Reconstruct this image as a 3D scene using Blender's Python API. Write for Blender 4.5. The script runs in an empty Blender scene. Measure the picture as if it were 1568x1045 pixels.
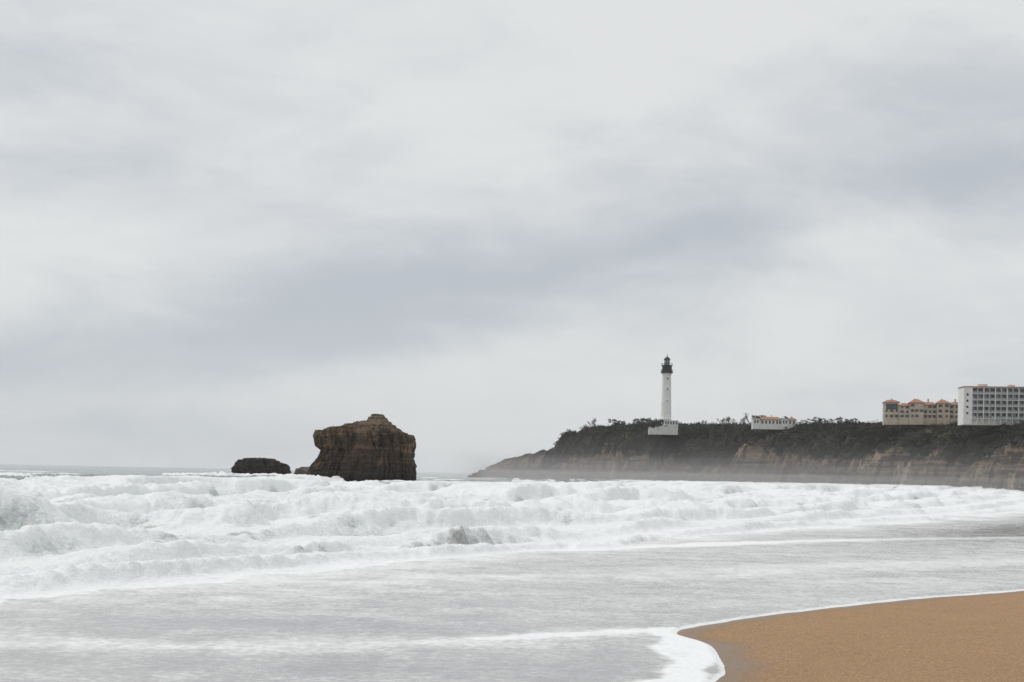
import bpy, math, random
import numpy as np
random.seed(4); rng=np.random.default_rng(7)
S=bpy.context.scene
S.view_settings.view_transform='Standard'; S.view_settings.look='None'; S.view_settings.exposure=0
COL=S.collection

# ---------------------------------------------------------------- helpers
PERM=rng.permutation(256).astype(np.int32)
GA=rng.random(256)*2*np.pi; GX=np.cos(GA).astype(np.float32); GY=np.sin(GA).astype(np.float32)
def pn(x,y,seed=0):
    x=np.asarray(x,dtype=np.float64)+seed*17.31; y=np.asarray(y,dtype=np.float64)-seed*9.77
    xf=np.floor(x); yf=np.floor(y); xi=xf.astype(np.int64); yi=yf.astype(np.int64)
    fx=(x-xf).astype(np.float32); fy=(y-yf).astype(np.float32)
    def g(ix,iy,dx,dy):
        h=PERM[(PERM[ix&255]+iy)&255]; return GX[h]*dx+GY[h]*dy
    u=fx*fx*fx*(fx*(fx*6-15)+10); v=fy*fy*fy*(fy*(fy*6-15)+10)
    a=g(xi,yi,fx,fy); b=g(xi+1,yi,fx-1,fy); c=g(xi,yi+1,fx,fy-1); d=g(xi+1,yi+1,fx-1,fy-1)
    return ((a+(b-a)*u)+((c+(d-c)*u)-(a+(b-a)*u))*v)*1.5
def fbm(x,y,o=4,seed=0,g=.5):
    r=0;a=1;n=0
    for i in range(o):
        r=r+a*pn(x*2.03**i,y*2.03**i,seed+i*3); n+=a; a*=g
    return r/n
def billow(x,y,o=3,seed=0):
    r=0;a=1;n=0
    for i in range(o):
        r=r+a*(np.abs(pn(x*2.1**i,y*2.1**i,seed+i*5))*2.2); n+=a; a*=.55
    return r/n
def sst(a,b,x):
    t=np.clip((x-a)/(b-a),0,1); return t*t*(3-2*t)
def catmull(P,n=8):
    P=np.array(P,float); Q=[]
    for i in range(len(P)-1):
        p0=P[max(i-1,0)];p1=P[i];p2=P[i+1];p3=P[min(i+2,len(P)-1)]
        for k in range(n):
            L=np.linalg.norm(p2-p1)
            m1=(p2-p0)/2; m2=(p3-p1)/2
            for m in (m1,m2):
                l=np.linalg.norm(m)
                if l>L: m*=L/l
            t=k/n; t2=t*t;t3=t2*t
            Q.append((2*t3-3*t2+1)*p1+(t3-2*t2+t)*m1+(-2*t3+3*t2)*p2+(t3-t2)*m2)
    Q.append(P[-1]); return np.array(Q)
def sdf(P,x,y):
    best=np.full(x.shape,1e18); sg=np.ones(x.shape)
    for i in range(len(P)-1):
        ax,ay=P[i]; dx,dy=P[i+1]-P[i]; L=dx*dx+dy*dy
        if L<1e-9: continue
        qx=x-ax; qy=y-ay
        t=np.clip((qx*dx+qy*dy)/L,0,1)
        d=(qx-t*dx)**2+(qy-t*dy)**2
        m=d<best
        best=np.where(m,d,best); sg=np.where(m,np.sign(dx*qy-dy*qx),sg)
    return np.sqrt(best)*sg

def mesh_from(name,V,F,mat=None,smooth=True,parent=None,attr=None,loc=None):
    V=np.asarray(V,dtype=np.float32).reshape(-1,3); F=np.asarray(F,dtype=np.int32)
    me=bpy.data.meshes.new(name); n=F.shape[1]
    me.vertices.add(len(V)); me.vertices.foreach_set('co',V.ravel())
    me.loops.add(F.size); me.loops.foreach_set('vertex_index',F.ravel())
    me.polygons.add(len(F))
    me.polygons.foreach_set('loop_start',np.arange(0,F.size,n,dtype=np.int32))
    me.polygons.foreach_set('loop_total',np.full(len(F),n,dtype=np.int32))
    me.polygons.foreach_set('use_smooth',np.full(len(F),smooth))
    me.update(calc_edges=True); me.validate()
    if attr is not None:
        a=me.attributes.new('mask','FLOAT_COLOR','POINT')
        A=np.ones((len(V),4),dtype=np.float32); A[:,:attr.shape[1]]=attr
        a.data.foreach_set('color',A.ravel())
    ob=bpy.data.objects.new(name,me); COL.objects.link(ob)
    if mat: me.materials.append(mat)
    if parent: ob.parent=parent
    if loc: ob.location=loc
    return ob
def gridfaces(r,c,wrap=False):
    i=np.arange(r-1)[:,None]*c; j=np.arange(c if wrap else c-1)[None,:]
    j2=(j+1)%c
    return np.stack([i+j,i+j2,i+c+j2,i+c+j],-1).reshape(-1,4)
class Soup:
    def __init__(s): s.V=[];s.F=[];s.n=0
    def box(s,x0,x1,y0,y1,z0,z1):
        v=[(x0,y0,z0),(x1,y0,z0),(x1,y1,z0),(x0,y1,z0),(x0,y0,z1),(x1,y0,z1),(x1,y1,z1),(x0,y1,z1)]
        f=[(0,3,2,1),(4,5,6,7),(0,1,5,4),(1,2,6,5),(2,3,7,6),(3,0,4,7)]
        s.V+=v; s.F+=[tuple(a+s.n for a in q) for q in f]; s.n+=8
    def hip(s,x0,x1,y0,y1,z0,h,ins,o=.5,t=.22):
        s.box(x0-o,x1+o,y0-o,y1+o,z0,z0+t); z=z0+t+.002
        ym=(y0+y1)/2
        v=[(x0-o,y0-o,z),(x1+o,y0-o,z),(x1+o,y1+o,z),(x0-o,y1+o,z),(x0+ins,ym-.05,z+h),(x1-ins,ym-.05,z+h),(x1-ins,ym+.05,z+h),(x0+ins,ym+.05,z+h)]
        f=[(0,3,2,1),(4,5,6,7),(0,1,5,4),(1,2,6,5),(2,3,7,6),(3,0,4,7)]
        s.V+=v; s.F+=[tuple(a+s.n for a in q) for q in f]; s.n+=8
    def obj(s,name,mat,parent=None): return mesh_from(name,s.V,s.F,mat,False,parent)
def lathe(name,prof,mat,parent,n=40,smooth=True):
    V=[];a=np.linspace(0,2*np.pi,n,endpoint=False)
    for r,z in prof: V+= [(r*math.cos(t),r*math.sin(t),z) for t in a]
    F=gridfaces(len(prof),n,True)
    ob=mesh_from(name,V,F,mat,smooth,parent)
    return ob
def empty(name,loc,rz=0):
    e=bpy.data.objects.new(name,None); COL.objects.link(e); e.location=loc; e.rotation_euler=(0,0,rz); e.empty_display_size=2; return e

# ---------------------------------------------------------------- materials
def nt(name):
    m=bpy.data.materials.new(name); m.use_nodes=True
    t=m.node_tree; b=t.nodes['Principled BSDF']; return m,t,b
def N(t,typ,**k):
    n=t.nodes.new(typ)
    for a,v in k.items():
        if a.startswith('i_'): n.inputs[a[2:].replace('_',' ')].default_value=v
        else: setattr(n,a,v)
    return n
def noise(t,scale,detail=5,vec=None,rough=.55,dist=0):
    n=N(t,'ShaderNodeTexNoise'); n.inputs['Scale'].default_value=scale; n.inputs['Detail'].default_value=detail
    n.inputs['Roughness'].default_value=rough; n.inputs['Distortion'].default_value=dist
    if vec: t.links.new(vec,n.inputs['Vector'])
    return n.outputs['Fac']
def mp(t,vec,sc=(1,1,1),rot=(0,0,0)):
    m=N(t,'ShaderNodeMapping'); m.inputs['Scale'].default_value=sc; m.inputs['Rotation'].default_value=rot
    t.links.new(vec,m.inputs['Vector']); return m.outputs['Vector']
def mix(t,f,a,b):
    m=N(t,'ShaderNodeMix',data_type='RGBA')
    for s,v in ((m.inputs[0],f),(m.inputs[6],a),(m.inputs[7],b)):
        if isinstance(v,(int,float)): s.default_value=v
        elif isinstance(v,tuple): s.default_value=v if len(v)==4 else (*v,1)
        else: t.links.new(v,s)
    return m.outputs[2]
def ma(t,op,a,b=None,c=None,clamp=False):
    m=N(t,'ShaderNodeMath',operation=op,use_clamp=clamp)
    for i,v in enumerate((a,b,c)):
        if v is None: continue
        if isinstance(v,(int,float)): m.inputs[i].default_value=v
        else: t.links.new(v,m.inputs[i])
    return m.outputs[0]
def mr(t,v,a,b,c=0,d=1,sm=True):
    m=N(t,'ShaderNodeMapRange'); m.interpolation_type='SMOOTHSTEP' if sm else 'LINEAR'
    t.links.new(v,m.inputs[0])
    for i,k in enumerate((a,b,c,d)): m.inputs[i+1].default_value=k
    return m.outputs[0]
def bump(t,b,h,strength,dist):
    n=N(t,'ShaderNodeBump'); n.inputs['Strength'].default_value=strength; n.inputs['Distance'].default_value=dist
    t.links.new(h,n.inputs['Height']); t.links.new(n.outputs[0],b.inputs['Normal']); return n
def pos(t): return N(t,'ShaderNodeNewGeometry').outputs['Position']
def maskatt(t):
    a=N(t,'ShaderNodeAttribute',attribute_name='mask'); s=N(t,'ShaderNodeSeparateColor')
    t.links.new(a.outputs['Color'],s.inputs[0]); return s.outputs
def simple(name,c,r=.8,var=.15,sc=1.5,metal=0):
    m,t,b=nt(name); p=N(t,'ShaderNodeTexCoord').outputs['Object']
    n=noise(t,sc,5,p)
    c2=tuple(x*(1-var) for x in c); c3=tuple(min(1,x*(1+var)) for x in c)
    t.links.new(mix(t,mr(t,n,.3,.7),c2,c3),b.inputs['Base Color']); b.inputs['Roughness'].default_value=r
    b.inputs['Metallic'].default_value=metal
    return m

# water
mW,t,b=nt('sea_water')
P=pos(t); mk=maskatt(t)
n1=noise(t,1.0,6,mp(t,P,(.9,.6,1)),.62); n2=noise(t,7,7,P,.7); n3=noise(t,1,6,mp(t,P,(.35,1.1,1),(0,0,math.radians(-22))),.62)
n4=noise(t,2.6,5,P,.6,.6)
nn=ma(t,'ADD',ma(t,'MULTIPLY',n1,.25),ma(t,'ADD',ma(t,'MULTIPLY',n2,.4),ma(t,'ADD',ma(t,'MULTIPLY',n3,.12),ma(t,'MULTIPLY',n4,.23))))
fo=ma(t,'ADD',mk[0],ma(t,'MULTIPLY',ma(t,'SUBTRACT',nn,.5),ma(t,'MULTIPLY_ADD',mk[0],-.8,2.5)))
foam=mr(t,fo,.12,.88)
deep=mix(t,n1,(.085,.12,.115),(.13,.17,.16)); green=mix(t,mk[2],deep,(.30,.37,.34))
wet=mix(t,n1,(.30,.285,.28),(.36,.345,.34))
base=mix(t,mk[1],green,wet)
foamc=mix(t,mr(t,n2,.35,.65),(.83,.85,.855),(.9,.91,.91))
mot=ma(t,'MULTIPLY',mr(t,n4,.50,.72),mr(t,n1,.44,.64))
foamc=mix(t,ma(t,'MULTIPLY',mot,.5),foamc,(.50,.56,.57))
t.links.new(mix(t,foam,base,foamc),b.inputs['Base Color'])
t.links.new(mr(t,foam,0,1,.08,.8,False),b.inputs['Roughness'])
b.inputs['IOR'].default_value=1.36
hh=ma(t,'ADD',ma(t,'MULTIPLY',n2,.3),ma(t,'ADD',n1,ma(t,'MULTIPLY',n4,.6)))
bn=bump(t,b,hh,.7,.1); t.links.new(mr(t,mk[1],0,1,.24,.014,False),bn.inputs['Distance'])

# sand
mS,t,b=nt('sand'); P=pos(t); mk=maskatt(t)
n1=noise(t,.6,6,P); n2=noise(t,26,6,P,.85); n3=noise(t,4,6,P,.6); n4=noise(t,9,5,P,.7)
dry=mix(t,n1,(.50,.305,.155),(.60,.385,.21))
dry=mix(t,mr(t,n2,.40,.60),mix(t,.75,dry,(.17,.095,.045)),dry)
dry=mix(t,mr(t,n4,.5,.7,0,.4),dry,(.29,.165,.082))
t.links.new(mix(t,mk[0],dry,(.26,.165,.10)),b.inputs['Base Color'])
t.links.new(mr(t,mk[0],0,1,.95,.4,False),b.inputs['Roughness'])
bump(t,b,ma(t,'ADD',ma(t,'MULTIPLY',n2,.3),ma(t,'ADD',n3,ma(t,'MULTIPLY',n4,.5))),.9,.08)

# cliff
mC,t,b=nt('cliff_rock'); P=pos(t); mk=maskatt(t)
st=noise(t,1,6,mp(t,P,(.015,.015,.55),(math.radians(3),0,0)),.6,.3); nb=noise(t,.06,6,P,.6); nf=noise(t,.5,6,P,.65)
nv=noise(t,1,6,mp(t,P,(.25,.25,.03)),.6)
rock=mix(t,mr(t,st,.4,.6),(.05,.04,.031),(.19,.14,.098))
rock=mix(t,mr(t,nb,.54,.66),rock,(.30,.235,.175))
rock=mix(t,mr(t,nv,.49,.60,0,.85),rock,(.032,.028,.022))
veg=mix(t,mr(t,nf,.35,.65),(.010,.013,.009),(.032,.034,.022)); veg=mix(t,mr(t,nb,.45,.6,0,.5),veg,(.042,.035,.027))
vf=ma(t,'ADD',mk[0],ma(t,'MULTIPLY',ma(t,'SUBTRACT',nf,.5),1.4))
c=mix(t,mr(t,vf,.35,.65),rock,veg)
t.links.new(c,b.inputs['Base Color']); b.inputs['Roughness'].default_value=.95
bump(t,b,ma(t,'ADD',st,nf),.9,1.8)

# stack rock
def stackmat(name,dark,tan,amt):
    m,t,b=nt(name); P=N(t,'ShaderNodeTexCoord').outputs['Object']; mk=maskatt(t)
    dip=(0,math.radians(-3.5),0)
    st=noise(t,1,7,mp(t,P,(.05,.05,.9),dip),.65,.5)
    st2=noise(t,1,5,mp(t,P,(.06,.06,3.2),dip),.65,.4)
    st0=noise(t,1,4,mp(t,P,(.03,.03,.38),dip),.55,.3)
    nf=noise(t,1.1,8,P,.7); nb=noise(t,.16,5,P,.6); cr=noise(t,1,6,mp(t,P,(1.1,1.1,.16)),.6)
    k=ma(t,'ADD',ma(t,'MULTIPLY',mk[0],.62),ma(t,'MULTIPLY',ma(t,'SUBTRACT',nb,.5),1.6))
    c=mix(t,mr(t,k,.22,.66),dark,tan)
    c=mix(t,mr(t,st0,.48,.60,0,.65),c,dark)
    c=mix(t,mr(t,st,.44,.58,0,.6),c,tuple(x*.35 for x in tan))
    c=mix(t,ma(t,'MULTIPLY',mr(t,st2,.52,.66,0,.55),mk[0]),c,tuple(x*1.3 for x in tan))
    c=mix(t,mr(t,nf,.46,.66,0,.75),c,(.025,.022,.019))
    c=mix(t,mr(t,cr,.54,.64,0,.7),c,(.02,.018,.016))
    c=mix(t,mk[1],c,(.018,.017,.015))
    t.links.new(c,b.inputs['Base Color']); b.inputs['Roughness'].default_value=.9
    h=ma(t,'ADD',ma(t,'ADD',st,st2),ma(t,'ADD',nf,ma(t,'MULTIPLY',cr,-.8)))
    bump(t,b,h,1,.7); return m
mR=stackmat('stack_rock',(.048,.042,.037),(.27,.185,.118),1)
mR2=stackmat('dark_reef_rock',(.035,.032,.029),(.075,.06,.047),1)
mR3=stackmat('pale_reef_rock',(.2,.18,.16),(.3,.26,.22),1)

mWhite=simple('white_paint',(.80,.80,.78),.7,.06,.5)
mWall=simple('white_render',(.70,.69,.665),.8,.08,.4)
mTan=simple('tan_render',(.48,.41,.325),.85,.14,.4)
mRoof=simple('terracotta_tiles',(.36,.17,.11),.85,.25,1.2)
mBlack=simple('black_paint',(.02,.02,.023),.5,.2,1)
mGlass,t,b=nt('window_glass'); b.inputs['Roughness'].default_value=.12
n=noise(t,.8,3,N(t,'ShaderNodeTexCoord').outputs['Object']); t.links.new(mix(t,n,(.02,.03,.04),(.07,.08,.09)),b.inputs['Base Color'])
mSh=simple('shutter_paint',(.13,.10,.08),.7,.2,2)
mGrey=simple('concrete',(.38,.38,.38),.85,.12,.6)
mPanel=simple('balcony_glass_panel',(.28,.30,.32),.4,.25,.6)
mBark=simple('bark',(.09,.08,.07),.9,.3,2)
mLeaf,t,b=nt('scrub_foliage'); mk=maskatt(t); P=pos(t)
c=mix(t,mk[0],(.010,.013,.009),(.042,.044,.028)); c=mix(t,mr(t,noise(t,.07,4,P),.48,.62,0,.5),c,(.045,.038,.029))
t.links.new(c,b.inputs['Base Color']); b.inputs['Roughness'].default_value=.9

# ---------------------------------------------------------------- shoreline curves (metres)
SH=catmull([(-400,-60),(-120,-10),(-40,7),(-12,10),(-4,13),(0,16),(2,18.5),(3.03,20.9),(3.36,21.9),(3.52,23.5),(3.63,25.6),(3.25,27.5),(4.25,29.3),(6.06,31.7),(10.3,36.3),(14.3,39.8),(24,50),(60,95),(130,230),(200,400),(245,520),(310,700),(700,1500),(5000,10000)],6)
FR=catmull([(-300,-90),(-90,-12),(-30,12),(-16,23),(-11,30.5),(-7.8,38.5),(-4.6,44.7),(0,53),(4.7,61.6),(10.8,74),(22,93),(53,148),(95,250),(155,420),(215,600),(330,720),(900,1500),(6000,10000)],5)
ROCKS=[(-31.4,300,12,12),(-88,500,11,12),(-103,700,9,9),(-101,455,4,4)]

# ---------------------------------------------------------------- sea
def seq(a,b_,r): n=int(math.log(b_/a)/r); return a*np.exp(np.linspace(0,math.log(b_/a),n,endpoint=False))
rows=np.concatenate([seq(7,14,.02),seq(14,60,.0034),seq(60,500,.0045),seq(500,40000,.035),[40000]])
inner=np.linspace(-.43,.43,640); o=.43*np.exp(np.linspace(0,math.log(3/.43),50))[1:]
cols=np.concatenate([-o[::-1],inner,o])
X=(rows[:,None]*cols[None,:]).ravel(); Y=np.repeat(rows,len(cols))
ds=sdf(SH,X,Y); s0=sdf(FR,X,Y)
s=s0+1.8*fbm(X/7,Y/11,4,1)*np.clip(Y/40,.6,2.5)+.8*fbm(X/1.6,Y/2.2,3,2)+.3*fbm(X/.45,Y/.7,2,6)
acc=np.zeros_like(X); crest=np.zeros_like(X)
W=[(1.0,.34,.4,2.0),(5,.5,.7,4),(11,.85,.9,5),(19,1.15,1.2,7),(30,1.5,1.5,9),(45,1.8,1.9,12),(65,2.05,2.4,15),(92,1.9,3.0,18),(130,1.3,4,20),(180,1.0,5,22),(250,.8,6,26),(340,.7,8,30)]
warp=2.6*fbm(X/9,Y/14,3,140)*np.clip(s0/15,.25,2)+.6*fbm(X/2.2,Y/3,3,141)*np.clip(s0/8,.2,1.2)
front=np.zeros_like(X)
for k,(c0,A,w1,w2) in enumerate(W):
    wob=(1.2+c0*.16)*fbm(X/(14+c0*.35),Y/(22+c0*.5),3,10+k)*2
    u=s0-c0-wob+warp
    Ak=A*np.clip(.74+1.3*fbm(X/(9+c0*.25),Y/(15+c0*.3),2,30+k),.03,1.15)
    pz=Ak*np.where(u<0,np.exp(-(u/w1)**2),np.exp(-(u/w2)**2))
    acc+=pz**3
    crest=np.maximum(crest,Ak/A*np.where(u<0,np.exp(-(u/(w1*1.2))**2),np.exp(-(u/(w2*.3))**2)))
    front=np.maximum(front,Ak/A*np.exp(-((u+w1*1.0)/(w1*.6))**2))
Z=acc**(1/3.)
# local curling bore close to the beach
cn=fbm(X/.9,Y/1.4,3,160)
cu=s0-2.6+warp*.6+.5*cn; cm=np.exp(-((X+1.6)/2.3)**2)+.7*np.exp(-((X+6.3)/1.2)**2)
cz=.8*cm*(1+.5*cn)*np.where(cu<0,np.exp(-(cu/.45)**2),np.exp(-(cu/1.6)**2)); Z=np.maximum(Z,cz)
cfront=cm*np.exp(-((cu+.45)/.42)**2)*np.clip(.8+1.6*cn,0,1.2)
# pale green breaker face pitching up at the left
lw=1-sst(-18.4,-14.5,X+.8*fbm(X/2,Y/3,3,150)); vv=Y-(51.5+.22*(X+18))+.5*pn(X/2.5,X*0,151)
ZL=2.1*lw*np.where(vv<0,np.exp(-(np.abs(vv)/1.9)**2.2),np.exp(-(vv/4.5)**2))
face=lw*np.exp(-((vv+1.55)/.85)**2)
Z=np.maximum(Z*(1-.8*face),ZL)
fadein=sst(-.3,1.0,s)
Z*=sst(-.4,.4,s)
far=sst(140,420,s0)
swell=.3*fbm(X/35,Y/25,3,50)*sst(60,200,s0)
Y2=Y/1.15
turb=billow(X/3.1+.6*pn(X/4,Y2/4,7),Y2/3.1+.6*pn(X/4,Y2/4,8),4,60)-.4
turb2=billow(X/1.0,Y2/1.0,3,70)-.35
thickF=fadein*(1-far)*(1-.7*face)
env=sst(0,30,s0)
Z+=thickF*(turb*(.09+.15*env+.38*crest*env)+turb2*(.04+.12*crest))+swell
lim=np.maximum(2.75-.0052*Y,.75)+.35*fbm(X/5,Y/8,3,5)
lim=np.where(X>0,np.maximum(lim,2.3+.25*fbm(X/6,Y/9,3,5)-.0012*Y),lim)
lim=np.minimum(lim,2.5)
Z=np.where(Z>lim-.3,lim-.3+.3*np.tanh((Z-lim+.3)/.3),Z)
# coverage
inside=sst(-.12,.3,s)
breakup=fbm(X/9,Y/20,4,80); brk2=fbm(X/2.6,Y/4.5,4,81)
tail=1-sst(90,160,s0+35*breakup)
caps=np.maximum(sst(.6,.95,crest+.25*breakup),sst(.36,.55,fbm(X/22,Y/70,4,90)))*(1-.35*sst(1500,6000,Y))
cover=np.maximum(tail*np.clip(1.0-(.38*sst(.05,.45,breakup)+.46*sst(.08,.48,brk2))*(1-.8*crest)*sst(3,12,s0)-.18*front*sst(.0,.3,brk2),.25,1),caps*.92)
gp=face*np.clip(.6+1.5*fbm(X/.8,(vv+X*.3)/3.0,4,77),0,1)
cover=cover*(1-.72*gp)*(1-.65*np.clip(cfront,0,1))
for rx,ry,ra,rb in ROCKS:
    d=np.hypot((X-rx)/(ra+4),(Y-ry)/(rb+10)); f=1-sst(1.0,1.9,d+.5*fbm(X/8,Y/12,3,95))
    cover=np.maximum(cover,f*.95); Z+=f*.9*np.clip(turb+.35,0,1)
# thin swash film
strk=fbm(X/6,Y/4,4,100); strk2=fbm((X+Y*.4)/2.2,Y/1.2,3,104)
thin=.385+.13*strk+.08*strk2+.08*sst(26,40,Y)
def line(P,w0,soft,amt,seed):
    L=catmull(P,6); d=np.abs(sdf(L,X,Y)+.7*w0*fbm(X/1.5,Y/1.5,3,seed+1))
    w=w0*(1+.8*fbm(X/2.2,Y/2.2,3,seed))
    return amt*(1-sst(w*(1-soft),w*(1+soft),d))
l=line([(-60,16),(-30,22),(-8.4,23.6),(-5.2,23.6),(-2.06,24.5),(.54,25.7),(2.0,27.0),(3.2,27.6)],.85,.98,.24,110)
l=np.maximum(l,line([(-.5,25.6),(1.2,26.5),(2.4,27.3),(3.3,27.6)],.4,.9,.5,111))
l=np.maximum(l,line([(90,108),(28,78),(16.6,70.5),(6,60.5),(2,56)],.95,.7,.42,112))
l=np.maximum(l,line([(60,80),(20,55),(8,46),(-3,38),(-9,29)],1.6,.95,.12,114))
l=np.maximum(l,line([(3.1,27.45),(3.2,25.6),(3.1,23.5),(2.8,21.9),(2.3,20.2),(.3,18)],.42,.5,.75,116))
edge=(1-sst(.06,.22+.1*fbm(X,Y,2,7),ds))*.9
nearF=.18*sst(-4,-.2,s)
thin=np.clip(np.maximum.reduce([thin+l,edge,thin+nearF]),0,1)
wetband=np.exp(-((s0+9+.02*Y)/5.0)**2)*sst(52,90,Y)
thin=thin*(1-.6*wetband)
grayc=np.exp(-((X+.5)/3.2)**2-((Y-21.8)/1.3)**2)+.8*np.exp(-((X+5)/4.5)**2-((Y-27.5)/1.6)**2)
thin=thin*(1-.35*grayc)
fcov=np.clip(inside*cover+(1-inside)*thin,0,1)
ripple=.010*fbm(X/.5,Y/.35,3,130)+.02*fbm(X/3,Y/2,2,131)
base=.03+np.where(s<0,ripple*.7,0)+.02*l*np.abs(pn(X*6,Y*6,3))
Z=Z+base
Z=np.where(ds<.12,Z*0+.03-(.12-ds)*.35,Z); Z=np.maximum(Z,np.where(ds<0,-1.2,-1))
Z=np.where((ds>.12)&(s<0),np.maximum(Z,.012),Z)
att=np.stack([fcov,1-sst(-.5,1.5,s)+.8*np.clip(cfront,0,1),np.clip(gp*1.4+.4*crest*(s0>3),0,1)],-1)
mesh_from('sea',np.stack([X,Y,Z],-1),gridfaces(len(rows),len(cols)),mW,True,None,np.clip(att,0,1))

# ---------------------------------------------------------------- sand sheet
u=np.linspace(-1,1,520); ax=np.sinh(u*9.2)/math.sinh(9.2)*30000
gx,gy=np.meshgrid(ax+4,ax+26); gx=gx.ravel(); gy=gy.ravel()
d=-sdf(SH,gx,gy)
z=np.where(d>0,.028*np.minimum(d,60)+.03*fbm(gx/3,gy/3,3,3)*np.clip(d,0,1),np.maximum(.03*d,-4)-.01)
z+=np.where(d>0,.010*fbm(gx/.5,gy/.5,2,4)*np.clip(d*2,0,1),0)
wetm=np.clip(1-sst(.05,.8,d+.35*fbm(gx/1.5,gy/1.5,3,9)),0,1)
mesh_from('sand_beach',np.stack([gx,gy,z],-1),gridfaces(520,520),mS,True,None,wetm[:,None])

# ---------------------------------------------------------------- headland
BC=catmull([(-34,1046),(-14,1022),(12,990),(42,960),(91,918),(157,820),(201,710),(216,600),(230,500),(250,400),(300,330)],20)
seg=np.hypot(*np.diff(BC,axis=0).T); al=np.concatenate([[0],np.cumsum(seg)])
nc=1150; sa=np.linspace(0,al[-1],nc)
cx=np.interp(sa,al,BC[:,0]); cy=np.interp(sa,al,BC[:,1])
k=61; ker=np.hanning(k);ker/=ker.sum()
tx=np.gradient(cx);ty=np.gradient(cy)
tx=np.convolve(np.pad(tx,k//2,'edge'),ker,'valid');ty=np.convolve(np.pad(ty,k//2,'edge'),ker,'valid')
L=np.hypot(tx,ty); nx=-ty/L; ny=tx/L
hb=[(-34,5),(-30,9.5),(-20,14),(-10,17),(5,20),(13,21),(16,26),(19,33),(30,36),(48,38),(70,38),(110,36.5),(157,35.5),(185,33.5),(201,32.5),(213,31),(216,30)]
Ht=np.interp(cx,[a for a,_ in hb],[b_ for _,b_ in hb])
Ht=np.where(cy<600,30,Ht)+.8*fbm(sa/12,sa*0,3,222)
q=np.concatenate([np.linspace(-4,12,80),np.linspace(12.5,60,70),np.linspace(62,110,16),[130,170,240,330,450]])
QQ=np.repeat(q[:,None],nc,1); SA=np.repeat(sa[None],len(q),0); HT=np.repeat(Ht[None],len(q),0)
CX=np.repeat(cx[None],len(q),0)
lowk=CX<14.5
lowf=np.clip(.40+.45*fbm(SA/60,QQ*0,3,200)+.10*sst(120,200,CX),.2,.7)
lowf=np.where(lowk,.6,lowf)
edgeN=6.5*fbm(SA/28,QQ*0,4,203)+3.0*fbm(SA/6,QQ*0,3,204)
q1=QQ-edgeN*sst(-4,0,QQ)*(1-sst(25,60,QQ))*np.where(lowk,.5,1)
fw=np.where(lowk,9,7.5)
a1=np.clip(q1/fw,0,1); zf=lowf*HT*(a1**.75)
slopeL=np.where(lowk,14,16+16*sst(14,60,CX))
a2=np.clip((q1-fw)/slopeL,0,1); zz=zf+(1-lowf)*HT*(1-(1-a2)**1.6)
zz=np.where(QQ<=0,np.maximum(QQ*1.0,-4)+zf,zz)
zz=np.where((a2<=0)&(QQ>0),zz*.55+.45*np.floor(zz/2.4+fbm(SA/20,zz/3,2,6))*2.4+.6,zz)
zz+=sst(0,10,QQ)*(1.9*fbm(SA/9,QQ/7,4,207)+1.0*fbm(SA/3,QQ/3,3,208))*(1-.4*sst(60,100,QQ))*np.clip(HT/25,.3,1)
gul=np.abs(pn(SA/13+.5*pn(SA/20,QQ/12,9),QQ/60,230))
zz-=3.6*np.exp(-(gul/.12)**2)*sst(0,6,QQ)*(1-sst(28,50,QQ))
zz+=.030*np.clip(QQ-50,0,130)*(~lowk)
hx=cx[None]+nx[None]*(QQ+1.2*fbm(SA/4,zz/3,3,211)*sst(-1,1,QQ)); hy=cy[None]+ny[None]*QQ
rockpatch=sst(.2,.42,fbm(SA/35,zz/14,4,215))
vegm=sst(-.12,.10,(zz/HT)-lowf+.34*fbm(SA/15,QQ/10,3,216))*(1-.5*rockpatch)
vegm=np.where(lowk,.7*sst(.5,.9,zz/HT),vegm)
headV=np.stack([hx.ravel(),hy.ravel(),zz.ravel()],-1)
mesh_from('headland_cliff',headV,gridfaces(len(q),nc)[:, ::-1],mC,True,None,vegm.ravel()[:,None])
from mathutils.bvhtree import BVHTree
from mathutils import Vector
bvh=BVHTree.FromPolygons([tuple(v) for v in headV],[tuple(f) for f in gridfaces(len(q),nc)])
def ground(x,y,dflt=34):
    h=bvh.ray_cast(Vector((x,y,300)),Vector((0,0,-1)))
    return h[0].z if h[0] else dflt

# ---------------------------------------------------------------- scrub
VV=[];FF=[];CC=[];n=0
def leafclump(c,r,k,size):
    global n
    a=rng.normal(size=(k,3)); a/=np.linalg.norm(a,axis=1)[:,None]; a*=(rng.random(k)**.45)[:,None]
    a[:,2]=np.abs(a[:,2])*1.0-.15
    p=np.array(c)+a*np.array(r)
    d1=rng.normal(size=(k,3)); d1/=np.linalg.norm(d1,axis=1)[:,None]
    d2=np.cross(d1,rng.normal(size=(k,3))); d2/=np.linalg.norm(d2,axis=1)[:,None]
    sz=size*(.5+rng.random(k))[:,None]
    q_=np.stack([p-d1*sz,p+d2*sz*.55,p+d1*sz,p-d2*sz*.55],1)
    VV.append(q_.reshape(-1,3)); FF.append(np.arange(4*k).reshape(-1,4)+n); n+=4*k
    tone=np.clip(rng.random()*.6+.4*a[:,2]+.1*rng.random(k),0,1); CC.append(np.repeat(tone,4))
qi=lambda v:int(np.argmin(np.abs(q-v)))
for i in range(8500):
    c_=int(rng.integers(70,nc-60)); r_=int(rng.choice([qi(rng.uniform(5,50)),qi(rng.uniform(26,85))]))
    if vegm[r_,c_]<.35 or Ht[c_]<24: continue
    p=(hx[r_,c_],hy[r_,c_],zz[r_,c_]); r=rng.uniform(1.0,2.4)*(1.7 if rng.random()<.16 else 1)
    if p[0]/p[1]>.43: continue
    leafclump(p,(r*1.3,r*1.3,r*rng.uniform(.6,1.3)),38,.42)
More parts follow.
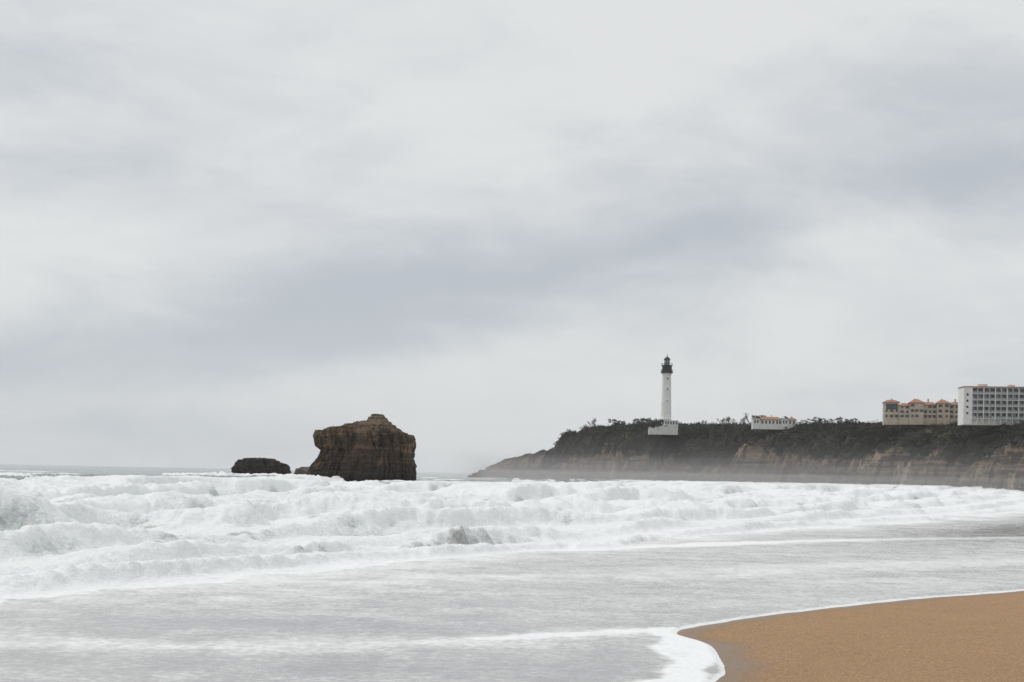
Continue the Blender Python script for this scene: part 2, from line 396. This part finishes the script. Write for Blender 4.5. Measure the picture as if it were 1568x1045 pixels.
mesh_from('coastal_scrub',np.concatenate(VV),np.concatenate(FF),mLeaf,False,None,np.concatenate(CC)[:,None])

# ---------------------------------------------------------------- trees
def branch_tree(sp,base,h,spread,depth=5):
    def cyl(p,q_,r0,r1):
        d=q_-p; 
        if d.length<1e-4: return
        d.normalize(); a=d.orthogonal().normalized(); b_=d.cross(a)
        i=sp.n
        for c,r in ((p,r0),(q_,r1)):
            for k_ in range(4):
                an=k_*math.pi/2; v=c+a*math.cos(an)*r+b_*math.sin(an)*r; sp.V.append(tuple(v))
        sp.n+=8
        for k_ in range(4): sp.F.append((i+k_,i+(k_+1)%4,i+4+(k_+1)%4,i+4+k_))
    def rec(p,d,l,r,lv):
        e=p+d*l; cyl(p,e,r,r*.68)
        if lv==0: return
        for _ in range(random.choice([2,3,3])):
            nd=(d+Vector((random.uniform(-1,1)*spread,random.uniform(-1,1)*spread,random.uniform(-.25,.55)))).normalized()
            rec(p+d*l*random.uniform(.6,1),nd,l*random.uniform(.62,.85),max(r*.62,.065),lv-1)
    rec(Vector(base),Vector((random.uniform(-.15,.15),random.uniform(-.1,.1),1)).normalized(),h*.3,h*.03,depth)
def xy(b,D): return (b*D,D)
sp=Soup()
tl=[(.046,985,8),(.050,985,9),(.0535,984,9),(.057,986,7)]
tl+=[(.132+ i*.0028+random.uniform(-.001,.001),900+random.uniform(-12,12),random.uniform(8,11)) for i in range(16)]
tl+=[(.120+i*.005,925,random.uniform(5.5,8)) for i in range(4)]+[(.066+i*.004,960,random.uniform(3.5,5.5)) for i in range(8)]+[(.19+i*.006+random.uniform(-.002,.002),870,random.uniform(4,6)) for i in range(8)]
for b_,D,h in tl:
    x,y=xy(b_,D); g=ground(x,y); branch_tree(sp,(x,y,g-.5),h*1.25,.75)
sp.obj('bare_trees',mBark)
# evergreen tree masses
VV=[];FF=[];CC=[];n=0; sp=Soup()
TL=[(.249,775,6),(.2555,772,7.5),(.2615,775,6),(.2660,770,5),(.281,735,4),(.3135,700,4.5),(.205,850,5.5),(.213,850,6),(.222,840,6.5),(.231,830,6),(.238,820,5.5),(.244,800,5.5),(.070,975,5),(.078,972,5),(.086,968,5.5),(.122,930,6.5),(.127,925,6.5),(.131,920,6)]
TL+=[(.089+i*.0033,906+(i%3)*3,random.uniform(5,7.5)) for i in range(11)]
TL+=[(random.uniform(.07,.165),random.uniform(905,925),random.uniform(4,6)) for _ in range(16)]
for b_,D,h in TL:
    x,y=xy(b_,D); g=ground(x,y)
    branch_tree(sp,(x,y,g-.4),h,.5,3)
    for _ in range(16):
        leafclump((x+rng.normal()*h*.45,y+rng.normal()*h*.4,g+h*rng.uniform(.1,.80)),(h*.22,h*.22,h*.18),42,.3)
tm=empty('windswept_trees',(0,0,0))
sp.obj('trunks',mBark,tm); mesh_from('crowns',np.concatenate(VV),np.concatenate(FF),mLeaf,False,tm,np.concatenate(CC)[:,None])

# ---------------------------------------------------------------- sea stacks
LAY=rng.random(64)
def hard(z):
    zi=np.floor(z).astype(int)&63; f=z-np.floor(z); a=LAY[zi]; b_=LAY[(zi+1)&63]
    return a+(b_-a)*sst(.75,1,f)
def stack(name,loc,left,right,top,rim,depth,mat,seed,nh=150,na=460,amp=.5):
    zs_l=[a for a,_ in left]; xl=[b_ for _,b_ in left]; zs_r=[a for a,_ in right]; xr=[b_ for _,b_ in right]
    th=np.linspace(0,2*np.pi,na,endpoint=False)
    tx_=[a for a,_ in top]; tz=[b_ for _,b_ in top]; rx_=[a for a,_ in rim]; rz=[b_ for _,b_ in rim]
    ct=np.cos(th); st_=np.sin(th)
    e=.66
    sx=np.sign(ct)*np.abs(ct)**e; sy=np.sign(st_)*np.abs(st_)**e
    V=[];A=[]
    def edge_x(z):
        l=np.interp(z,zs_l,xl); r=np.interp(z,zs_r,xr); return (l+r)/2,(r-l)/2
    m0,h0=edge_x(np.full(na,zs_l[-1])); xr0=m0+h0*sx; rimh=np.interp(xr0,rx_,rz)+amp*.6*pn(ct*6,st_*6,seed+20)
    zb=-2.0
    tt=np.arange(nh)/(nh-1)
    def disp(z):
        c1=ct*3;c2=st_*3; xx=sx*10
        zd=z-.06*xx+.5*pn(c1*.7,c2*.7,seed+40)
        bed=hard(zd*1.05+seed)-.5+.4*(hard(zd*3.1+seed+9)-.5)
        return amp*(1.2*fbm(c1*1.1+z*.12,c2*1.1+z*.07,4,seed)+.65*bed*(.5+1.0*pn(c1*.8,c2*.8,seed+7))+.75*fbm(c1*4,c2*4+z*.6,4,seed+5)-1.1*np.exp(-(pn(c1*2.2,c2*2.2+z*.05,seed+31)/.07)**2))
    for k_ in range(nh):
        z=zb+(rimh-zb)*tt[k_]
        m,h=edge_x(z); dd=disp(z)
        r=1+dd/depth
        V.append(np.stack([m+h*sx*r,depth*sy*r*(1+.02*(rimh[0]-z)),z],-1))
        A.append(np.stack([np.clip((z-1)/ (rimh-1),0,1),np.clip(1-(z-.2)/2.6,0,1)],-1))
    xe=V[-1]
    for k_ in range(1,60):
        f=1-k_/60
        x=xe[:,0]*f+ (1-f)*xe[:,0].mean(); y=xe[:,1]*f
        tp=np.interp(x,tx_,tz)
        z=(rimh*f**2+tp*(1-f**2)); lump=fbm(x/1.4,y/1.4,4,seed+11)
        z=z+ amp*.8*lump*min(1,k_/5)
        zq=np.floor(z/.75)*.75+.75*sst(.6,1,(z/.75)%1); z=z*.4+zq*.6
        V.append(np.stack([x,y,z],-1)); A.append(np.stack([np.ones(na),np.zeros(na)],-1))
    V=np.concatenate(V); A=np.concatenate(A)
    return mesh_from(name,V,gridfaces(nh+59,na,True),mat,True,None,A,loc)
stack('sea_stack_rock',(-31.4,300,0),
 [(-2,-11.9),(.5,-11.3),(3.9,-10.4),(5.6,-9.0),(7.2,-8.5),(8.0,-9.6),(10.2,-10.2),(11.2,-10.0)],
 [(-2,11.4),(.5,10.9),(3.9,11.1),(6,10.4),(8.7,10.8),(10,10.7),(11.2,10.3)],
 [(-10,11.2),(-5,12.8),(0,13.6),(1.0,13.7),(1.5,14.9),(2.0,15.3),(4.4,15.6),(5.0,14.6),(8,13.0),(10.3,11.2)],
 [(-10,11.1),(-5,11.9),(2,12.2),(7,11.5),(10,10.7)],11,mR,300,amp=.62)
stack('reef_rock',(-88,500,0),
 [(-2,-11),(.5,-10.3),(3,-9.6),(5,-8.6),(6,-8)],[(-2,13),(.5,11),(2.2,9.8),(4,8.6),(6,7)],
 [(-8,6.2),(-6,7.1),(0,7.0),(5,6.8),(8,5)],[(-8,5.8),(-2,6.4),(3,6.3),(7,4.8)],9,mR2,320,70,220,amp=1.1)
stack('reef_rock',(-105,720,0),
 [(-2,-6),(1,-5),(3,-4)],[(-2,10),(1,8),(3,6)],[(-5,3.8),(-1,4.8),(4,4.6),(7,3)],[(-5,3.2),(0,3.8),(6,2.8)],6,mR3,340,50,160,amp=.9)

# ---------------------------------------------------------------- lighthouse
bx,by=.1075*940,940
gz=37.0
LH=empty('lighthouse',(bx,by,gz-2),math.radians(8))
lathe('tower',[(3.9,-4),(3.9,2.6),(3.75,2.8),(3.5,3.0),(3.4,9),(3.2,18),(2.95,28),(2.78,35.2),(2.9,35.6),(3.2,36.1),(3.35,36.3),(3.35,36.55),(0.1,36.56)],mWhite,LH,48)
lathe('gallery',[(.1,36.57),(3.95,36.57),(4.0,37.6),(3.3,37.7),(3.2,41.2),(3.7,41.35),(3.75,41.7),(.1,41.71)],mBlack,LH,48,False)
so=Soup()
for zt,R in ((37.62,3.85),(41.72,3.6)):
    for i in range(24):
        a=i*math.tau/24; so.box(R*math.cos(a)-.05,R*math.cos(a)+.05,R*math.sin(a)-.05,R*math.sin(a)+.05,zt,zt+1.15)
so.obj('railing_posts',mBlack,LH)
for zt,R in ((38.75,3.85),(42.85,3.6)):
    lathe('railing',[(R-.06,zt),(R+.06,zt),(R+.06,zt+.1),(R-.06,zt+.1),(R-.06,zt)],mBlack,LH,40)
lathe('lantern_glass',[(1.75,41.72),(1.75,45.3)],mGlass,LH,16,False)
so=Soup()
for i in range(8):
    a=i*math.tau/8; so.box(1.8*math.cos(a)-.1,1.8*math.cos(a)+.1,1.8*math.sin(a)-.1,1.8*math.sin(a)+.1,41.72,45.3)
so.obj('lantern_mullions',mWhite,LH)
lathe('dome',[(2.15,45.3),(2.2,45.6),(1.9,46.2),(1.2,46.9),(.4,47.3),(.28,47.6),(.38,47.9),(.12,48.2),(.06,49.6),(.01,49.7)],mBlack,LH,24)
so=Soup()
for zt in (9,17,25,32): so.box(-.35,.35,-3.55+zt*.021,-3.15+zt*.021,zt,zt+1.5)
so.obj('slit_windows',mGlass,LH)
KH=empty('keepers_house',(bx-2.0,by-7,gz-.4),0)
so=Soup(); so.box(-10,9,-3,3,-6,3.0); so.box(-4,3,-4.2,-3.003,-6,3.6); so.obj('walls',mWall,KH)
so=Soup(); so.box(-10.4,9.4,-3.4,3.4,3.003,3.3); so.box(-4.3,3.3,-4.5,-3.4,3.603,3.9); so.obj('flat_roof',mGrey,KH)
so=Soup()
for x in (-8,-6,4.2,6,7.8): so.box(x-.45,x+.45,-3.06,-2.9,.8,2.5)
for x in (-3,-1.1,.8,2.2): so.box(x-.4,x+.4,-4.26,-4.1,.7,2.8)
so.obj('windows',mGlass,KH)

vx,vy=.1835*865,865
V1=empty('white_villa',(vx,vy,36.0),math.radians(-4))
so=Soup(); so.box(-13,13,-4,4,-3,2.8); so.box(-13.2,-9,-5,4.2,-3,3.6); so.box(4,8,-5,4.2,-3,3.8); so.obj('walls',mWall,V1)
so=Soup(); so.hip(-8.4,3.4,-4,4,2.803,1.7,1); so.hip(8.6,13,-4,4,2.803,1.6,2)
for x0,x1,z0 in ((-13.2,-9,3.6),(4,8,3.8)):
    xm=(x0+x1)/2;i=so.n
    so.V+=[(x0-.4,-5.5,z0),(x1+.4,-5.5,z0),(x1+.4,4.5,z0),(x0-.4,4.5,z0),(xm,-5.5,z0+1.3),(xm,4.5,z0+1.3)]
    so.F+=[(i,i+3,i+5,i+4),(i+1,i+4,i+5,i+2),(i,i+1,i+2,i+3)]; so.n+=6
so.obj('tile_roof',mRoof,V1)
so=Soup()
for x in (-7.4,-5.2,-3,-.8,1.4,3.1,9.2,11.4): so.box(x-.55,x+.55,-4.06,-3.9,.4,2.3)
for x in (-11.9,-10.3,5.2,6.8): so.box(x-.45,x+.45,-5.06,-4.9,.6,2.6)
so.obj('windows',mGlass,V1)
so=Soup(); so.box(-2,-1.2,0,.8,4.0,5.8); so.box(10,10.7,0,.8,3.9,5.5); so.obj('chimneys',mWall,V1)

R1=empty('tan_residence',(.2895*760,760,36.4),math.radians(-10))
W_=Soup();Rf=Soup();Gl=Soup();Shu=Soup();Cor=Soup()
def vol(x0,x1,y0,y1,h,ins,rh=1.5,nw=3,nf=3):
    W_.box(x0,x1,y0,y1,-3,h); Rf.hip(x0,x1,y0,y1,h+.003,rh,ins)
    fh=h/nf
    for f in range(nf):
        for i in range(nw):
            if random.random()<.12: continue
            c=x0+(i+.5)*(x1-x0)/nw
            Gl.box(c-.5,c+.5,y0-.05,y0+.1,f*fh+.9,f*fh+2.3)
            if random.random()<.7:
                Shu.box(c-.95,c-.53,y0-.09,y0+.1,f*fh+.85,f*fh+2.35); Shu.box(c+.53,c+.95,y0-.09,y0+.1,f*fh+.85,f*fh+2.35)
        if f==1: Cor.box(x0-.06,x1+.06,y0-.12,y0-.003,f*fh+.1,f*fh+.28)
    W2=[(y0+(j+.5)*(y1-y0)/2) for j in range(2)]
    for f in range(nf):
        for yy in W2: Gl.box(x0-.05,x0+.1,yy-.5,yy+.5,f*fh+.9,f*fh+2.3)
vol(-21,-13.2,2,12,9.0,2,1.4,3); vol(-13.198,-8,-1,10,7.0,1.5,1.6,2); vol(-7.998,-1,-3.5,9,8.6,2.5,2.1,3); vol(-.998,6,-.5,9,7.6,1.5,1.6,3); vol(6.002,12.5,-2.5,9,8.5,2.3,2.0,2); vol(12.502,20,0,10,7.8,2,1.6,3)
Gl.box(-20,-14,1.88,2.05,5.2,8.3)  # flat dark sheet painting the shade of the left wing's recess, not a window
W_.obj('walls',mTan,R1);Rf.obj('tile_roof',mRoof,R1);Gl.obj('windows',mGlass,R1);Shu.obj('shutters',mSh,R1);Cor.obj('string_courses',mWall,R1)
so=Soup()
for x in (-17,-5,2,9,16): so.box(x-.4,x+.4,4,4.8,9,11.2)
so.obj('chimneys',mTan,R1)

A1=empty('balcony_apartment_block',(.3165*690,690,34.2),math.radians(-6))
so=Soup(); H_=15.0; nfl=5; fh=H_/nfl; bays=16; bw=2.75; x0=4.0; x1=x0+bays*bw
so.box(0,x0-.002,0,13,-3,H_+.2)
so.box(x0,x1,2.0,13,-3,H_)
so.obj('walls',mWall,A1)
so=Soup()
for f in range(nfl+1): so.box(x0,x1+.2,-.15,1.998,f*fh-.14,f*fh+.14)
for i in range(0,bays+1): so.box(x0+i*bw-.1,x0+i*bw+.1,.0,1.996,-2.9,-.142)
for f in range(nfl):
    for i in range(0,bays+1): so.box(x0+i*bw-(.07 if i%2 else .2)+.02,x0+i*bw+(.07 if i%2 else .2)+.02,-.05,1.996,f*fh+.142,(f+1)*fh-.142)
so.obj('balcony_frame',mWall,A1)
so=Soup(); so2=Soup(); so3=Soup()
for f in range(nfl):
    for i in range(bays):
        a=x0+i*bw+.22
        so.box(a,a+bw-.44,1.93,1.995,f*fh+.16,f*fh+2.8)
        so2.box(x0+i*bw+.22,x0+(i+1)*bw-.22,-.1,-.055,f*fh+.2,f*fh+1.1)
        if random.random()<.4: so3.box(a,a+(bw-.45)*random.choice([.4,.7]),1.86,1.92,f*fh+random.uniform(.8,1.6),f*fh+2.75)
for z in (2,5,8,11): so.box(1.3,2.3,-.05,.1,z,z+1.1)
so.obj('glazed_doors',mGlass,A1); so2.obj('balcony_panels',mPanel,A1); so3.obj('blinds',mGrey,A1)
so=Soup(); so.box(-.3,x1+.4,-.45,13.3,H_+.203,H_+.6); so.obj('roof_edge',mRoof,A1)
so=Soup(); so.box(8,12,4,8,H_+.603,H_+2.0); so.box(22,25,4,8,H_+.603,H_+1.8); so.obj('roof_plant',mWall,A1)

# ---------------------------------------------------------------- sea mist (real volume of spray haze along the cliff foot)
def vol_mat(d_):
    m=bpy.data.materials.new('sea_mist'); m.use_nodes=True; t=m.node_tree; t.nodes.clear()
    o_=t.nodes.new('ShaderNodeOutputMaterial'); v=t.nodes.new('ShaderNodeVolumeScatter'); v.inputs['Color'].default_value=(1,1,1,1); v.inputs['Density'].default_value=d_; v.inputs['Anisotropy'].default_value=0
    t.links.new(v.outputs[0],o_.inputs['Volume']); return m
MI=empty('sea_mist',(0,0,0))
so=Soup(); so.box(-500,500,150,1250,-1.5,60); so.obj('high_haze',vol_mat(.00010),MI)
for nm,z_,dn,y0_ in (('low_spray',5,.0010,420),('mid_spray',9,.0006,400),('upper_spray',14,.00035,380)):
    so=Soup(); so.box(-10-z_,330+z_,y0_,1000+z_,-1.1-z_*.01,z_); so.obj(nm,vol_mat(dn),MI)

# ---------------------------------------------------------------- world
w=bpy.data.worlds.new('World'); S.world=w; w.use_nodes=True; t=w.node_tree; t.nodes.clear()
out=t.nodes.new('ShaderNodeOutputWorld'); bg1=t.nodes.new('ShaderNodeBackground'); bg2=t.nodes.new('ShaderNodeBackground'); ms=t.nodes.new('ShaderNodeMixShader')
SAZ=300; SEL=52
sky=t.nodes.new('ShaderNodeTexSky'); sky.sky_type='NISHITA'; sky.sun_disc=False; sky.sun_elevation=math.radians(SEL); sky.sun_rotation=math.radians(SAZ)
t.links.new(sky.outputs[0],bg1.inputs[0]); bg1.inputs[1].default_value=.1
G=N(t,'ShaderNodeTexCoord').outputs['Generated']
wn=N(t,'ShaderNodeTexNoise'); wn.inputs['Scale'].default_value=2.6; wn.inputs['Detail'].default_value=6; t.links.new(mp(t,G,(1,1,2.2)),wn.inputs['Vector'])
sep=N(t,'ShaderNodeSeparateXYZ'); t.links.new(G,sep.inputs[0]); sw=N(t,'ShaderNodeSeparateColor'); t.links.new(wn.outputs['Color'],sw.inputs[0])
gx_=ma(t,'ADD',sep.outputs[0],ma(t,'MULTIPLY',ma(t,'SUBTRACT',sw.outputs[0],.5),.25))
gz_=ma(t,'ADD',sep.outputs[2],ma(t,'MULTIPLY',ma(t,'SUBTRACT',sw.outputs[1],.5),.12))
def gauss(v,w_): 
    q_=ma(t,'DIVIDE',v,w_); return ma(t,'EXPONENT',ma(t,'MULTIPLY',ma(t,'MULTIPLY',q_,q_),-1))
line1=ma(t,'SUBTRACT',gz_,ma(t,'MULTIPLY_ADD',gx_,.20,.126))
band=gauss(line1,.026)
line2=ma(t,'SUBTRACT',gz_,ma(t,'MULTIPLY_ADD',gx_,.30,.165)); band2=gauss(line2,.055)
cl=noise(t,1,6,mp(t,G,(3.6,3.6,10),(0,math.radians(12),0)),.5,.4)
cl2=noise(t,1,8,mp(t,G,(7,7,19),(0,math.radians(14),0)),.56,.4)
hor=gauss(gz_,.085)
dk=ma(t,'ADD',ma(t,'ADD',ma(t,'MULTIPLY',band,.46),ma(t,'MULTIPLY',band2,.26)),ma(t,'MULTIPLY',ma(t,'SUBTRACT',cl,.5),1.8))
dk=ma(t,'ADD',dk,ma(t,'MULTIPLY',ma(t,'SUBTRACT',cl2,.5),1.25))
left=mr(t,gx_,-.3,.15,1,.0)
dk=ma(t,'ADD',dk,ma(t,'MULTIPLY',ma(t,'MULTIPLY',hor,left),.3))
f=mr(t,dk,-.2,.95)
c=mix(t,f,(.775,.785,.78),(.505,.54,.585))
c=mix(t,ma(t,'MULTIPLY',hor,.5),c,(.66,.70,.735))
t.links.new(c,bg2.inputs[0]); bg2.inputs[1].default_value=1.0
ms.inputs[0].default_value=.94
t.links.new(bg1.outputs[0],ms.inputs[1]); t.links.new(bg2.outputs[0],ms.inputs[2]); t.links.new(ms.outputs[0],out.inputs[0])

sl=bpy.data.lights.new('sun','SUN'); sl.energy=1.25; sl.angle=math.radians(14); sl.color=(1,.97,.93)
so_=bpy.data.objects.new('sun',sl); COL.objects.link(so_)
az=math.radians(SAZ); el=math.radians(SEL)
d=Vector((math.sin(az)*math.cos(el),math.cos(az)*math.cos(el),math.sin(el)))
so_.rotation_euler=d.to_track_quat('Z','Y').to_euler()

cam=bpy.data.cameras.new('camera'); co=bpy.data.objects.new('camera',cam); COL.objects.link(co)
co.location=(0,0,3.0); co.rotation_euler=(math.radians(90),math.radians(-1.1),0)
cam.lens=50; cam.sensor_width=36; cam.shift_y=.1298; cam.clip_start=.1; cam.clip_end=80000
S.camera=co
